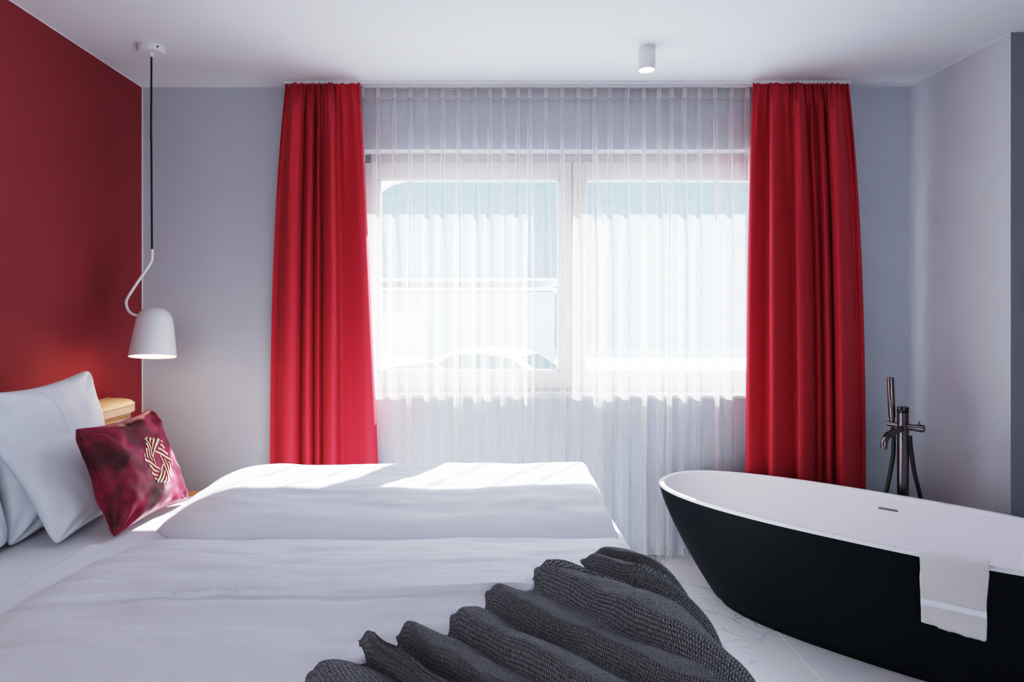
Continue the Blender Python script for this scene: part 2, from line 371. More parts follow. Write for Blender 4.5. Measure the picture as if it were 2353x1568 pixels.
# ------------------------------------------------------------------ curtains
TZ = 2.476
trk = tag(empty('curtain_track', ((PX(655, 3.21) + PX(1953, 3.21)) / 2, 3.245, ZC)), 'slim white double curtain track fixed along the ceiling above the window', 'curtain track')
tx0, tx1 = PX(655, 3.21), PX(1953, 3.21)
rl = MB()
for y0, y1 in ((3.203, 3.213), (3.226, 3.262), (3.280, 3.290)): rl.box(tx0, tx1, y0, y1, TZ + .004, ZC)
rl.box(tx0, tx1, 3.205, 3.290, ZC - .006, ZC)
rl.build('rail', M['white_metal'], trk, flat=True)
for x in (tx0 - .004, tx1): MB().box(x, x + .004, 3.203, 3.292, TZ + .002, ZC, .001).build('end_cap', M['white_metal'], trk)

def red_curtain(bot, tops, pw, label, seed):
    """bot: (px at floor, forward offset cm); tops: left/right px at the rail; pw: how fast each edge flares"""
    rnd = random.Random(seed)
    ctl = catmull([(p, o) for p, o in bot], 12); n = len(ctl); H = 76
    b0, b1 = bot[0][0], bot[-1][0]
    # the heading gathers the cloth into many narrow pencil folds
    wob = [rnd.uniform(-1, 1) for _ in range(40)]
    P = []; uv = []
    for i, (bx, off) in enumerate(ctl):
        u = (bx - b0) / (b1 - b0); uu = i / (n - 1)
        for j in range(H):
            s = (j / (H - 1)) ** 1.35; z = lerp(TZ, .012, s)
            p = lerp(pw[0], pw[1], u); q = 1 - (1 - s) ** p
            px = lerp(lerp(tops[0], tops[1], u * .75 + uu * .25), bx, q)
            a = lerp(.15, 1.0, sst(0, .075, s)) * (off - .9) * .0155
            k = math.exp(-s * 9)
            pen = .010 * math.sin(2 * PI * (uu * 21 + .35 * math.sin(uu * 17))) * k
            mid = .012 * math.sin(2 * PI * (uu * 8.5 + .2 * math.sin(9 * uu + seed))) * math.exp(-((s - .12) / .13) ** 2)
            fwd = max(-.010, a + pen + mid) + .006 * nz(uu * 9, s * 3, seed)
            Y = 3.206 - fwd
            P.append((PX(px + 1.2 * nz(uu * 6, s * 4, seed + 5) * s, Y), Y, z)); uv.append((uu * .8, z))
    top = mesh('curtain', P, grid_faces(n, H), M['red_curtain'], None, angle=0, uvs=uv)
    top.name = 'red_curtain'; tag(top, label, 'curtain')
    # stitched heading tape across the top, on the room side
    T = []; ht = [0, .035]
    for i in range(n):
        for k in range(4):
            j = 0; x, y, z = P[i * H]; T.append((x, y + .003, z + .004 - .02 * k / 3))
    mesh('heading_tape', T, grid_faces(n, 4), M['red_curtain'], top, angle=0)
    for k in range(9):
        hk = MB()
        i = int((k + .5) / 9 * (n - 1)); x, y, z = P[i * H]
        hk.tube([(x, y + .006, z - .008), (x, y + .008, z + .012)], .0022, 6)
        hk.build('hook', M['white_metal'], top)
    return top
red_curtain([(620, 0), (626, .3), (634, 1), (641, 5), (650, 7.4), (664, 8.2), (678, 7.2), (687, 4), (690.5, 1.2), (695, 4.5), (702, 6.6), (712, 5.8), (717.5, 2.8), (720, .9), (724, 3.8), (731, 5.2), (737, 3.6), (740, 1.4),
             (744, 4.6), (753, 8), (766, 9.2), (776, 7.6), (780, 3.2), (788, 1.4), (808, 2.4), (832, 4.6), (852, 5.8), (868, 5.2), (877, 3.8)],
            (656, 828), (3.2, 1.15), 'full-length red curtain hanging at the left side of the window behind the bed', 1)
red_curtain([(1713, 4), (1722, 5.2), (1740, 4.0), (1758, 2.2), (1764, 3.2), (1768, 7.6), (1778, 8.8), (1795, 6.8), (1814, 4.0), (1826, 3.0), (1830, 5.6), (1834, 8.6), (1846, 9.0), (1858, 7.2), (1868, 3.6), (1872, 1.0), (1878, 2.6), (1885, 3.8), (1890, 2.2),
             (1893, 1.4), (1899, 5.0), (1907, 6.4), (1913, 4), (1916, 1.2), (1922, 5.4), (1934, 8.2), (1948, 7.4), (1960, 4.4), (1968, 1.8), (1974, .8), (1980, 1.6), (1986, 2.0), (1990, .5)],
            (1730, 1951), (2.6, 3.0), 'full-length red curtain hanging at the right side of the window behind the bathtub', 2)

def sheer():
    rnd = random.Random(11)
    YS = 3.276
    cpx = [833, 869, 907, 944, 981, 1018, 1055, 1091, 1126, 1159, 1190, 1217, 1254, 1291, 1328, 1365, 1401, 1440, 1477, 1513, 1543, 1571, 1606, 1643, 1679, 1715, 1738]
    X = [PX(p, 3.265) for p in cpx]
    N = len(X); edges = [X[0] - .05] + [(X[i] + X[i + 1]) / 2 for i in range(N - 1)] + [X[-1] + .03]
    par = []
    for i in range(N):
        side = i < 3 or i > N - 4
        wide = {3: .013, 6: .024, 9: .013, 11: .030, 13: .015, 15: .034, 18: .011, 20: .013, 23: .010}.get(i)
        if wide: par.append(dict(w=wide, A=.05, neck=.35, dx=rnd.uniform(-.012, .012), lean=rnd.uniform(-1, 1)))
        else: par.append(dict(w=.022, A=.020 if side else rnd.uniform(.016, .034), neck=1.4, dx=rnd.uniform(-.010, .010), lean=rnd.uniform(-.3, .3)))
    H = 64; rows = []
    for j in range(H):
        s = j / (H - 1); z = lerp(TZ - .002, .014, s); g = sst(.05, .40, s)
        ctl = []
        E = [edges[k] + (.012 * nz(k * 3.7, s * 1.5, 9) * g) for k in range(N + 1)]
        E[0] = edges[0]; E[-1] = edges[-1]
        for i in range(N):
            p = par[i]; L0, L1 = X[i] - E[i], E[i + 1] - X[i]
            w = lerp(.0118, p['w'], g); A = lerp(.030, p['A'], g); nk = lerp(.12, p['neck'], g) * w
            c = X[i] + p['dx'] * g; c = min(max(c, E[i] + .018), E[i + 1] - .018)
            w = min(w, (c - E[i]) * .85, (E[i + 1] - c) * .85); nk = min(nk, (c - E[i]) * .8, (E[i + 1] - c) * .8)
            if p['neck'] > 1: w = min(w, lerp(w, nk * .74, g))
            ln = p['lean'] * .007 * (.4 + g)
            wob = .007 * g * nz(i * 2.3, s * 2, 4)
            for (x, y) in ((E[i], 0), (lerp(E[i], c - nk, .55), .02 * A + .3 * abs(wob)), (c - nk, .22 * A), (c - w + ln, .62 * A), (c - .55 * w + ln, .95 * A), (c + .55 * w + ln, A), (c + w + ln, .66 * A), (c + nk, .22 * A), (lerp(c + nk, E[i + 1], .45), .02 * A)):
                ctl.append((x, y + wob * .3))
        ctl.append((E[-1], 0))
        rows.append([(a[0], YS - max(a[1], -.004), z) for a in catmull(ctl, 4)])
    n = len(rows[0]); P = [rows[j][i] for i in range(n) for j in range(H)]
    o = mesh('sheer_curtain', P, grid_faces(n, H), M['sheer'], None, angle=0)
    tag(o, 'white sheer pleated curtain hanging across the whole window between the red curtains', 'curtain')
    T = [(x, y - .0015, z - k * .017) for i in range(n) for k, (x, y, z) in enumerate([rows[0][i]] * 4)]
    mesh('heading_tape', T, grid_faces(n, 4), M['sheer_tape'], o, angle=0)
    T = [(x, y - .0015, z + k * .02) for i in range(n) for k, (x, y, z) in enumerate([rows[-1][i]] * 3)]
    mesh('hem', T, grid_faces(n, 3), M['sheer'], o, angle=0)
sheer()

# ------------------------------------------------------------------ ceiling fittings
PY_ = 2.80
def pX(px): return PX(px, PY_)
def pZ(py): return PZ(py, PY_)
pend = tag(empty('pendant_lamp', (pX(348), PY_, ZC)), 'white pendant lamp with bent arm and bell shade hanging beside the headboard', 'pendant lamp')
rx = pX(348)
MB().lathe([(.0, 0), (.058, 0), (.058, -.027), (.0565, -.030), (0, -.030)], (rx, PY_, ZC), 56, caps=False).build('ceiling_rose', M['white_metal'], pend)
MB().lathe([(.010, -.028), (.008, -.038), (.006, -.046), (0, -.046)], (rx, PY_, ZC), 20, caps=False).build('cord_grip', M['white_metal'], pend)
sw = MB().lathe([(.004, 0), (.004, .003), (0, .003)], (rx + .0455, PY_ - .0352, ZC - .014), 10, axis=(.79, -.61, 0)); sw.build('screw', M['gun_dark'], pend)
MB().tube(catmull([(pX(348), PY_, ZC - .04), (pX(347.2), PY_, pZ(300)), (pX(346.4), PY_ - .001, pZ(312)), (pX(347.6), PY_, pZ(325)), (pX(348.4), PY_, pZ(440)), (pX(349.3), PY_, pZ(576))], 8), .0042, 12).build('cord', M['black_cord'], pend)
MB().tube(catmull([(pX(349.6), PY_, pZ(573)), (pX(349.6), PY_, pZ(592)), (pX(346), PY_, pZ(604)), (pX(338), PY_, pZ(617)), (pX(318), PY_, pZ(646)), (pX(299), PY_, pZ(675)), (pX(291), PY_, pZ(690)), (pX(290.5), PY_, pZ(702)), (pX(296), PY_, pZ(715)), (pX(306), PY_, pZ(723)), (pX(318), PY_, pZ(726))], 8), .0062, 16).build('arm', M['white_metal'], pend)
sx, sb = pX(351), pZ(820)
tilt = (-.040, .17, 1)
def shade_prof(o): return [(.0985 - o, 0), (.094 - o, .04), (.089 - o, .08), (.083 - o, .125), (.078 - o, .160), (.073 - o, .181), (.064 - o, .200), (.052 - o, .213), (.036 - o * .5, .222 - o), (.018, .226 - o), (0.0005, .227 - o)]
pf = shade_prof(0); pin = shade_prof(.003)
MB().lathe(pf + [], (sx, PY_, sb), 64, axis=tilt, caps=False).build('shade', M['white_matte'], pend)
shade_in = MB().lathe([(.0985, 0), (.0955, 0)] + pin[1:], (sx, PY_, sb), 64, axis=tilt, caps=False).build('shade_lining', M['inner_lit'], pend)
MB().lathe([(.0005, .02), (.018, .023), (.030, .045), (.030, .062), (.020, .09), (.014, .12), (.014, .215), (.0005, .215)], (sx, PY_, sb), 24, axis=tilt, caps=False).build('bulb', M['bulb'], pend)

DY = 2.81
spt = tag(empty('ceiling_spotlight', (PX(1486, DY), DY, ZC)), 'small white cylindrical spotlight on the ceiling, lit from its lower end', 'spotlight')
dx = PX(1486, DY)
MB().lathe([(.0, 0), (.0385, 0), (.0385, -.1), (.0375, -.102), (.035, -.102), (.0345, -.094)], (dx, DY, ZC), 48, caps=False).build('body', M['white_metal'], spt)
MB().lathe([(.0345, -.094), (.0005, -.094)], (dx, DY, ZC), 48, caps=False).build('lens', M['lens'], spt)
# ------------------------------------------------------------------ bed
SH = .56                                  # sheet level
BX0, BX1, BY0, BY1 = -1.60, .466, .55, 2.49
bed = tag(empty('double_bed', (-.57, 1.52, 0)), 'wide double bed made up in white under two duvets', 'bed')
MB().box(BX0 + .02, BX1 - .04, BY0 + .03, BY1 - .03, .10, .34, .02).build('bed_base', M['linen'], bed)
mt = MB().box(BX0, BX1, BY0, BY1, .34, SH, .035)
MATT = mt.build('mattress', M['linen'], bed); MATT['label'] = 'mattress under a fitted white sheet'
for x in (BX0 + .12, BX1 - .14):
    for y in (BY0 + .12, BY1 - .12): MB().lathe([(.028, .0), (.032, .10)], (x, y, 0), 20).build('leg', M['wood'], bed)

HX = -1.61
hb = tag(empty('headboard', (XL, 1.5, 0)), 'low wooden headboard with tan upholstered top along the red wall', 'headboard')
def rounded_end(x0, x1, y0, y1, r):
    pts = [(x0, y0), (x1, y0)]
    for k in range(13):
        th = k / 12 * PI / 2
        pts.append((x1 - (x1 - x0) * .80 * (1 - math.cos(th)), y1 - r + r * math.sin(th)))
    pts.append((x0, y1)); return pts
cap = rounded_end(XL + .002, HX, .25, 2.97, .17)
def puff(poly, z0, z1, r):
    """pillowy extrusion of a plan polygon with rounded top edge"""
    cx = sum(p[0] for p in poly) / len(poly); cy = sum(p[1] for p in poly) / len(poly)
    v = []; f = []; n = len(poly); rings = [(z0, 0)] + [(z1 - r + r * math.sin(k / 6 * PI / 2), r * (1 - math.cos(k / 6 * PI / 2))) for k in range(7)]
    for z, ins in rings:
        for i, p in enumerate(poly):
            a = Vector((poly[i - 1][0], poly[i - 1][1])); c = Vector((poly[(i + 1) % n][0], poly[(i + 1) % n][1])); t = (c - a).normalized(); nn = Vector((-t.y, t.x))
            if nn.dot(Vector((cx - p[0], cy - p[1]))) < 0: nn = -nn
            v.append((p[0] + nn.x * ins, p[1] + nn.y * ins, z))
    for k in range(len(rings) - 1):
        for i in range(n): f.append((k * n + i, k * n + (i + 1) % n, (k + 1) * n + (i + 1) % n, (k + 1) * n + i))
    f.append(tuple(range(n))); f.append(tuple((len(rings) - 1) * n + i for i in range(n)))
    return v, f
v, f = puff(cap, .838, .886, .022)
pad = mesh('top_pad', v, f, M['tan'], hb); pad['label'] = 'tan upholstered top pad'
seam = MB().tube([(HX + .0005, .25, .872), (HX + .0005, 2.80, .872)] + [(q[0] + .0005, q[1] + .0005, .872) for q in cap[3:8]], .0012, 8); seam.build('seam', M['tan'], pad)
inner = [(p[0] + (-.012 if p[0] > XL + .05 else 0), p[1] - .012) for p in cap]
MB().prism(inner, 'z', 0, .836).build('wood_panel', M['wood'], hb)
grv = MB()
for z in (.60, .72, .79): grv.box(HX - .012, HX - .0095, .28, 2.76, z, z + .003)
grv.build('groove', M['dark'], hb, flat=True)
ns = tag(empty('nightstand', (-1.52, 2.78, 0)), 'low oak nightstand beside the far side of the bed', 'nightstand')
MB().box(-1.60, -1.16, 2.57, 3.0, .408, .43, .004).build('table_top', M['wood'], ns)
MB().box(-1.58, -1.18, 2.59, 2.985, .17, .407, .003).build('cabinet', M['wood'], ns)
dr = MB().box(-1.179, -1.164, 2.60, 2.975, .19, .395, .003).build('drawer', M['wood'], ns)
MB().tube([(-1.164, 2.79, .30), (-1.142, 2.79, .30)], .011, 14).build('knob', M['gun_dark'], dr)
for x in (-1.56, -1.20):
    for y in (2.62, 2.96): MB().lathe([(.012, 0), (.016, .17)], (x, y, 0), 14).build('leg', M['wood'], ns)

def circ(e, r):
    t = min(max(e / r, 0), 1); return math.sqrt(max(0, 1 - (1 - t) ** 2))
def slab(name, x0, x1, y0, y1, hfun, m, parent=None, nu=220, nv=110, plan=None, zb=SH + .001):
    """soft quilt: closed shell, top z = zb + hfun(x,y), edges meet the underside"""
    def dist(a): return [(1 - math.cos(PI * (k / (a - 1)))) / 2 * .35 + (k / (a - 1)) * .65 for k in range(a)]
    us, vs = dist(nu), dist(nv); top = []; bot = []
    for u in us:
        for w in vs:
            x, y = lerp(x0, x1, u), lerp(y0, y1, w)
            h = max(.0015, hfun(x, y, u, w))
            X, Y = plan(x, y, u, w) if plan else (x, y)
            top.append((X, Y, zb + h)); bot.append((X, Y, zb))
    f = grid_faces(nu, nv); n = nu * nv
    f += [tuple(reversed([i + n for i in q])) for q in grid_faces(nu, nv)]
    ring = [i * nv for i in range(nu)] + [(nu - 1) * nv + j for j in range(1, nv)] + [i * nv + nv - 1 for i in range(nu - 2, -1, -1)] + [j for j in range(nv - 2, 0, -1)]
    for k in range(len(ring)):
        a, b2 = ring[k], ring[(k + 1) % len(ring)]; f.append((a, b2, b2 + n, a + n))
    return mesh(name, top + bot, f, m, parent, angle=70)

def wrinkle(x, y, s):
    return .0075 * nz(x * 2.2, y * 7, s) + .0060 * nz(x * 4 + .3 * math.sin(y * 9), y * 14, s + 3) + .0024 * nz(x * 10, y * 30, s + 7)
# far duvet
def h_far(x, y, u, w):
    eN, eF, eH, eT = y - 1.925, 2.515 - y, x + 1.10, .425 - x
    H = lerp(.100, .122, sst(2.0, 2.46, y)) + .004 * math.sin(x * 4.2 + .6) + .004 * sst(.1, .42, x)
    c = circ(eN, .27) ** 1.15 * circ(eF, .045) * circ(eH, .30) * circ(eT, .045)
    r = .0025 * nz(x * 26, y * 3, 2) * sst(.2, 0, abs(eT - .05))
    return H * c + (wrinkle(x, y, 1) * 1.3 + r) * circ(eN, .2) * circ(eT, .06) * circ(eH, .2) + .003
def plan_far(x, y, u, w):
    # the head-end corners are rounded in plan
    k = max(0, 1 - (x + 1.10) / .26); Y = y + .15 * k ** 2 * (1 - w) ** 1.5 - .03 * k ** 2 * w
    X = x + .008 * nz(y * 9, 3, 1) * (1 - abs(u * 2 - 1)) + (.010 * nz(y * 22, x * 2, 5) * sst(.93, 1, u))
    return X, Y
d1 = slab('duvet', -1.10, .425, 1.925, 2.515, h_far, M['linen'], plan=plan_far)
tag(d1, 'puffy white duvet on the window side of the bed, streaked with sunlight', 'duvet')
# near duvet: ribbed, thin at the far edge, a folded seam running across it
def seam_y(x): return 1.385 + .006 * math.sin(x * 3) + .012 * math.exp(-((x + .60) / .03) ** 2) - .010 * math.exp(-((x + .66) / .05) ** 2) - .05 * sst(-.75, -1.05, x)
def h_near(x, y, u=0, w=0):
    eF, eH, eT = 1.90 - y, x + 1.09, .435 - x
    H = .040 + .060 * sst(1.90, 1.45, y) + .004 * math.sin(x * 3.3)
    c = circ(eF, .03) * circ(eH, .16) * circ(eT, .06)
    d = y - seam_y(x)
    st = .009 * sst(-.003, .002, d) * (1 - .8 * sst(.03, .25, d)) + .006 * math.exp(-(d / .005) ** 2)
    st *= sst(-1.07, -.9, x)
    return H * c + (wrinkle(x, y, 14) * 1.7 + st) * circ(eH, .2) * circ(eF, .1) + .004
d2 = slab('duvet', -1.09, .435, .50, 1.90, h_near, M['rib'], nu=280, nv=440)
tag(d2, 'ribbed white duvet on the near side of the bed with the dark throw on it', 'duvet')
def h_fl(x, y, u, w): return .019 * circ(x + 1.22, .012) * circ(1.905 - y, .012) + .0025 * nz(x * 5, y * 4, 2) * circ(x + 1.22, .1) + .001
slab('turned_under_layer', -1.22, -.95, .52, 1.905, h_fl, M['linen'], d2, 30, 120)

# ------------------------------------------------------------------ pillows and cushion
def cushion(name, tl, tr, bl, br, T, m, parent=None, sag=.04, wr=.006, seed=0, n=64, rd=.055, seam_r=.0):
    """pillow from its four corners (left/right as seen from the foot of the bed), total thickness T"""
    tl, tr, bl, br = [Vector(p) for p in (tl, tr, bl, br)]
    U = ((tr - tl) + (br - bl)).normalized(); V = ((tl - bl) + (tr - br)).normalized(); Nn = U.cross(V).normalized()
    if Nn.x < 0: Nn = -Nn
    def pos(u, v, side):
        a, b = (u + 1) / 2, (v + 1) / 2
        p = (bl * (1 - a) + br * a) * (1 - b) + (tl * (1 - a) + tr * a) * b
        # edges pull inwards between the corners
        pu, pv = (1 - v * v) * sag, (1 - u * u) * sag
        p = p - U * (u ** 3 * pu) - V * (v ** 3 * pv)
        k_ = abs(u * v) ** 9; p = p + ((bl + br + tl + tr) / 4 - p) * (rd * k_)
        t = max(0, (1 - abs(u) ** 2.6)) ** .46 * max(0, (1 - abs(v) ** 2.6)) ** .46
        r = math.hypot(abs(u) - 1, abs(v) - 1)
        rad = wr * 1.4 * math.sin(9 * math.atan2(1.02 - abs(v), 1.02 - abs(u))) * math.exp(-(r / .45) ** 2) * min(1, r * 5)
        w = wr * (nz(u * 2.2, v * 2.2, seed) + .5 * nz(u * 5, v * 5, seed + 3))
        return p + Nn * side * (T / 2 * t + (w + rad) * min(1, t * 1.6)) 
    def sp(k): s = 2 * k / (n - 1) - 1; return math.sin(s * PI / 2) * .6 + s * .4
    v = []; f = []
    for side in (1, -1):
        base = len(v)
        for i in range(n):
            for j in range(n): v.append(pos(sp(i), sp(j), side))
        q = grid_faces(n, n, base); f += q if side > 0 else [tuple(reversed(k)) for k in q]
    N2 = n * n
    for k in range(n - 1):
        for (a, b2) in ((k * n, (k + 1) * n), (k * n + n - 1, (k + 1) * n + n - 1), (k, k + 1), ((n - 1) * n + k, (n - 1) * n + k + 1)):
            f.append((a, b2, b2 + N2, a + N2))
    o = mesh(name, v, f, m, parent, angle=0)
    bm = bmesh.new(); bm.from_mesh(o.data); bmesh.ops.remove_doubles(bm, verts=bm.verts, dist=.0004); bmesh.ops.recalc_face_normals(bm, faces=bm.faces); bm.to_mesh(o.data); bm.free()
    o.data.polygons.foreach_set('use_smooth', [True] * len(o.data.polygons))
    if seam_r:
        pts = [pos(sp(k), -1, 1) for k in range(n)] + [pos(1, sp(k), 1) for k in range(1, n)] + [pos(sp(k), 1, 1) for k in range(n - 2, -1, -1)] + [pos(-1, sp(k), 1) for k in range(n - 2, 0, -1)]
        MB().tube(pts + [pts[0]], seam_r, 8).build('piping', m, o)
    return o, pos, Nn
p1, pos1, N1 = cushion('bed_pillow', (-1.575, 1.90, 1.045), (-1.590, 2.485, 1.072), (-1.47, 1.90, .556), (-1.465, 2.485, .556), .14, M['pillow'], sag=.030, seed=2, wr=.010)
tag(p1, 'large white pillow propped upright against the headboard, tallest of the pillows', 'pillow')
# closing flap crease of the pillowcase
cr = [pos1(lerp(-.22, .12, k / 20) + .10 * math.sin(k / 20 * 2.2), 1 - 1.9 * k / 20, 1) + N1 * .0005 for k in range(21)]
MB().tube(cr, [.0006 + .0024 * math.sin(PI * k / 20) for k in range(21)], 8).build('pillowcase_fold', M['pillow'], p1)
p4, _, _ = cushion('bed_pillow', (-1.575, 1.22, 1.03), (-1.575, 1.905, 1.0), (-1.46, 1.22, .575), (-1.462, 1.905, .575), .13, M['pillow'], sag=.012, seed=8)
tag(p4, 'white pillow at the left edge of the photo, mostly cut off by the frame', 'pillow')
p2, pos2, _ = cushion('bed_pillow', (-1.52, 1.90, .885), (-1.452, 2.50, .868), (-1.325, 1.905, .566), (-1.285, 2.46, .575), .12, M['pillow'], sag=.030, seed=5)
tag(p2, 'smaller white pillow leaning between the tall pillow and the red velvet cushion', 'pillow')
c1, posc, Nc = cushion('throw_cushion', (-1.318, 1.985, .918), (-1.283, 2.375, .925), (-1.192, 1.985, .567), (-1.140, 2.375, .570), .15, M['velvet'], sag=.020, seed=12, wr=.012, rd=.028, seam_r=.0022)
tag(c1, 'crimson velvet cushion with gold pinwheel emblem leaning on the white pillows', 'cushion')
# gold pinwheel emblem: six arms of three stripes, lying on the velvet
em = MB()
sxu, syv = .27, .185
def on_c(a, b2): return posc(a / sxu + .13, b2 / syv - .02, 1) + Nc * .0022
def stripe(pts, w0, w1):
    n = 9; L_, R_ = [], []
    c = catmull(pts, 4)
    for i, p in enumerate(c):
        t = c[min(i + 1, len(c) - 1)] - c[max(i - 1, 0)]; t = t / (np.linalg.norm(t) + 1e-9); nn = np.array((-t[1], t[0])); w = lerp(w0, w1, i / (len(c) - 1)) / 2
        L_.append(on_c(*(p + nn * w))); R_.append(on_c(*(p - nn * w)))
    n = len(c); em.add(L_ + R_, [(i, i + 1, n + i + 1, n + i) for i in range(n - 1)])
hr, ext = .030, .078
for k in range(6):
    d0 = PI / 2 + k * PI / 3
    dk = np.array((math.cos(d0), math.sin(d0))); dp = np.array((math.cos(d0 - PI / 3), math.sin(d0 - PI / 3)))
    nk = np.array((dk[1], -dk[0])); Vk = nk * hr * .866 - dk * hr / 2; Vn = Vk + dk * hr
    Tk, Tp = Vn + dk * ext, Vk + dp * ext; dm = ext * math.sin(PI / 3)
    for d_, w0, w1, a0 in ((.004, .005, .010, 0), (.022, .005, .0105, .006), (.040, .004, .010, .010), (.056, .003, .006, .006)):
        A_ = Vk + dp * (d_ / math.sin(PI / 3)) + dk * a0; B_ = Tk + (Tp - Tk) * (d_ / dm)
        mid_ = (A_ + B_) / 2 + nk * .0035
        stripe([(-A_[0], A_[1]), (-mid_[0], mid_[1]), (-B_[0], B_[1])], w0, w1)
em.build('emblem', M['gold'], c1)['label'] = 'gold pinwheel emblem of striped arms'

# ------------------------------------------------------------------ knitted throw
def throw():
    rnd = random.Random(3)
    E = catmull([(.345, 1.645), (.30, 1.55), (.275, 1.49), (.195, 1.43), (.09, 1.345), (.02, 1.30), (-.04, 1.215), (-.125, 1.155), (-.19, 1.12), (-.22, 1.07), (-.30, .95), (-.36, .82)], 30)
    n = len(E); fold = [0, .13, .235, .35, .48, .585, .69, .80, .90, 1.0]
    X0, r, NU = .335, .122, 150
    P = []; uv = []
    zt = lambda x, y: SH + h_near(min(x, .33), y) + .006
    for i, e in enumerate(E):
        v = i / (n - 1)
        k = max(q for q in range(len(fold) - 1) if fold[q] <= v + 1e-9); ph = (v - fold[k]) / (fold[k + 1] - fold[k])
        # each fold rises gently on its window side and drops steeply on the camera side
        f = sst(-.12, .66, ph) if ph < .66 else 1 - sst(.66, .97, ph)
        f = f if ph < .66 else f * 1.0
        amp = [.030, .036, .046, .043, .047, .046, .049, .042, .038][k]
        ang = math.radians(lerp(-24, -46, sst(0, .35, v)) + 6 * sst(.6, 1, v)); dx_, dy_ = math.cos(ang), math.sin(ang)
        tip = .034 * f + .015 * nz(v * 14, 1, 2)
        for j in range(NU):
            u = (j / (NU - 1)) ** 1.2 * .98
            roll = sst(0, .035, u)                        # rounded head edge
            s = e[0] + dx_ * (u - tip); y = e[1] + dy_ * (u - tip)
            fade = lerp(1, .62, sst(.25, .8, u))
            hgt = .006 + amp * f * (.35 + .65 * roll) * fade + .006 * nz(s * 9, y * 9, 5) + .004 * nz(v * 30, u * 6, 1)
            over = .026 * f * math.sin(min(1, ph) * PI) * fade * (.3 + .7 * sst(0, .12, u))    # ridges lean towards the camera
            y -= over * .9; s -= over * .35
            top = zt(s, y)
            if s <= X0: p = (s, y, top + hgt)
            else:
                th = min((s - X0) / r, PI / 2 * .94); rest = max(0, (s - X0) - r * PI / 2 * .94)
                top = zt(X0, y)
                nx, nz_ = math.sin(th), math.cos(th)
                p = (X0 + (r + hgt) * nx + rest * math.cos(th) , y, top - r + (r + hgt) * nz_ - rest * math.sin(th))
            P.append(p); uv.append((u, v * 1.35))
    o = mesh('throw_blanket', P, grid_faces(n, NU), M['knit'], None, angle=0, uvs=uv)
    md = o.modifiers.new('thickness', 'SOLIDIFY'); md.thickness = .011; md.offset = -1
    tag(o, 'charcoal knitted throw gathered in folds over the foot corner of the bed', 'blanket')
throw()

# ------------------------------------------------------------------ bathtub
TC = Vector((1.544, 2.466, 0)); TA = Vector((.74, -.672, 0)); TN = Vector((.672, .74, 0))
TH = .49; LA, LB = .875, .378
def ring(la, lb, z, n=120, ex=2.45, shift=0):
    out = []
    for k in range(n):
        th = 2 * PI * k / n; c, s = math.cos(th), math.sin(th)
        a = la * math.copysign(abs(c) ** (2 / ex), c); b2 = lb * math.copysign(abs(s) ** (2 / ex), s)
        out.append(TC + TA * a + TN * b2 + Vector((0, 0, z)))
    return out
def skin(rings):
    n = len(rings[0]); v = [p for r_ in rings for p in r_]; f = []
    for i in range(len(rings) - 1):
        for k in range(n): f.append((i * n + k, i * n + (k + 1) % n, (i + 1) * n + (k + 1) % n, (i + 1) * n + k))
    return v, f
tub = tag(empty('bathtub', (TC.x, TC.y, 0)), 'oval freestanding bathtub, matte black outside and white inside', 'bathtub')
IE, IB = .272, .135
def outer(z): q = ((TH - z) / TH) ** 1.35; return LA - IE * q, LB - IB * q
rs = [ring(LA - IE - .012, LB - IB - .012, .0), ring(LA - IE - .010, LB - IB - .010, .022), ring(*outer(.030), .030)]
for k in range(1, 25):
    z = lerp(.03, TH - .010, k / 24); rs.append(ring(*outer(z), z))
v, f = skin(rs); f.append(tuple(range(120))); mesh('outer_shell', v, f, M['tub_black'], tub, angle=60)['label'] = 'matte black outer shell'
rs = [ring(LA + .0005, LB + .0005, TH - .010), ring(LA + .001, LB + .001, TH - .003), ring(LA - .003, LB - .003, TH), ring(LA - .020, LB - .020, TH), ring(LA - .024, LB - .024, TH - .004)]
for k in range(1, 22):
    t = k / 21; z = lerp(TH - .004, .10, t); q = t ** 2.2
    rs.append(ring(LA - .024 - (.30 * q), LB - .024 - .125 * q - .02 * t, z))
rs.append(ring(LA - .42, LB - .22, .085)); rs.append(ring(.05, .03, .082))
v, f = skin(rs); f.append(tuple(range(len(v) - 120, len(v)))); basin = mesh('basin', v, f, M['tub_white'], tub, angle=60); basin['label'] = 'white basin with thin rim'
oz = .425; t_ = (TH - .004 - oz) / (TH - .104); wy = LB - .024 - .125 * t_ ** 2.2 - .02 * t_
def tubp(a, b2, z): return TC + TA * a + TN * b2 + Vector((0, 0, z))
MB().tube([tubp(-.036, wy - .0015, oz), tubp(.036, wy - .0015, oz)], .0042, 12).build('overflow_slot', M['chrome'], basin)
MB().lathe([(.032, 0), (.032, .004), (.028, .006), (0, .006)], tubp(0, 0, .083), 32, caps=False).build('drain', M['chrome'], basin)

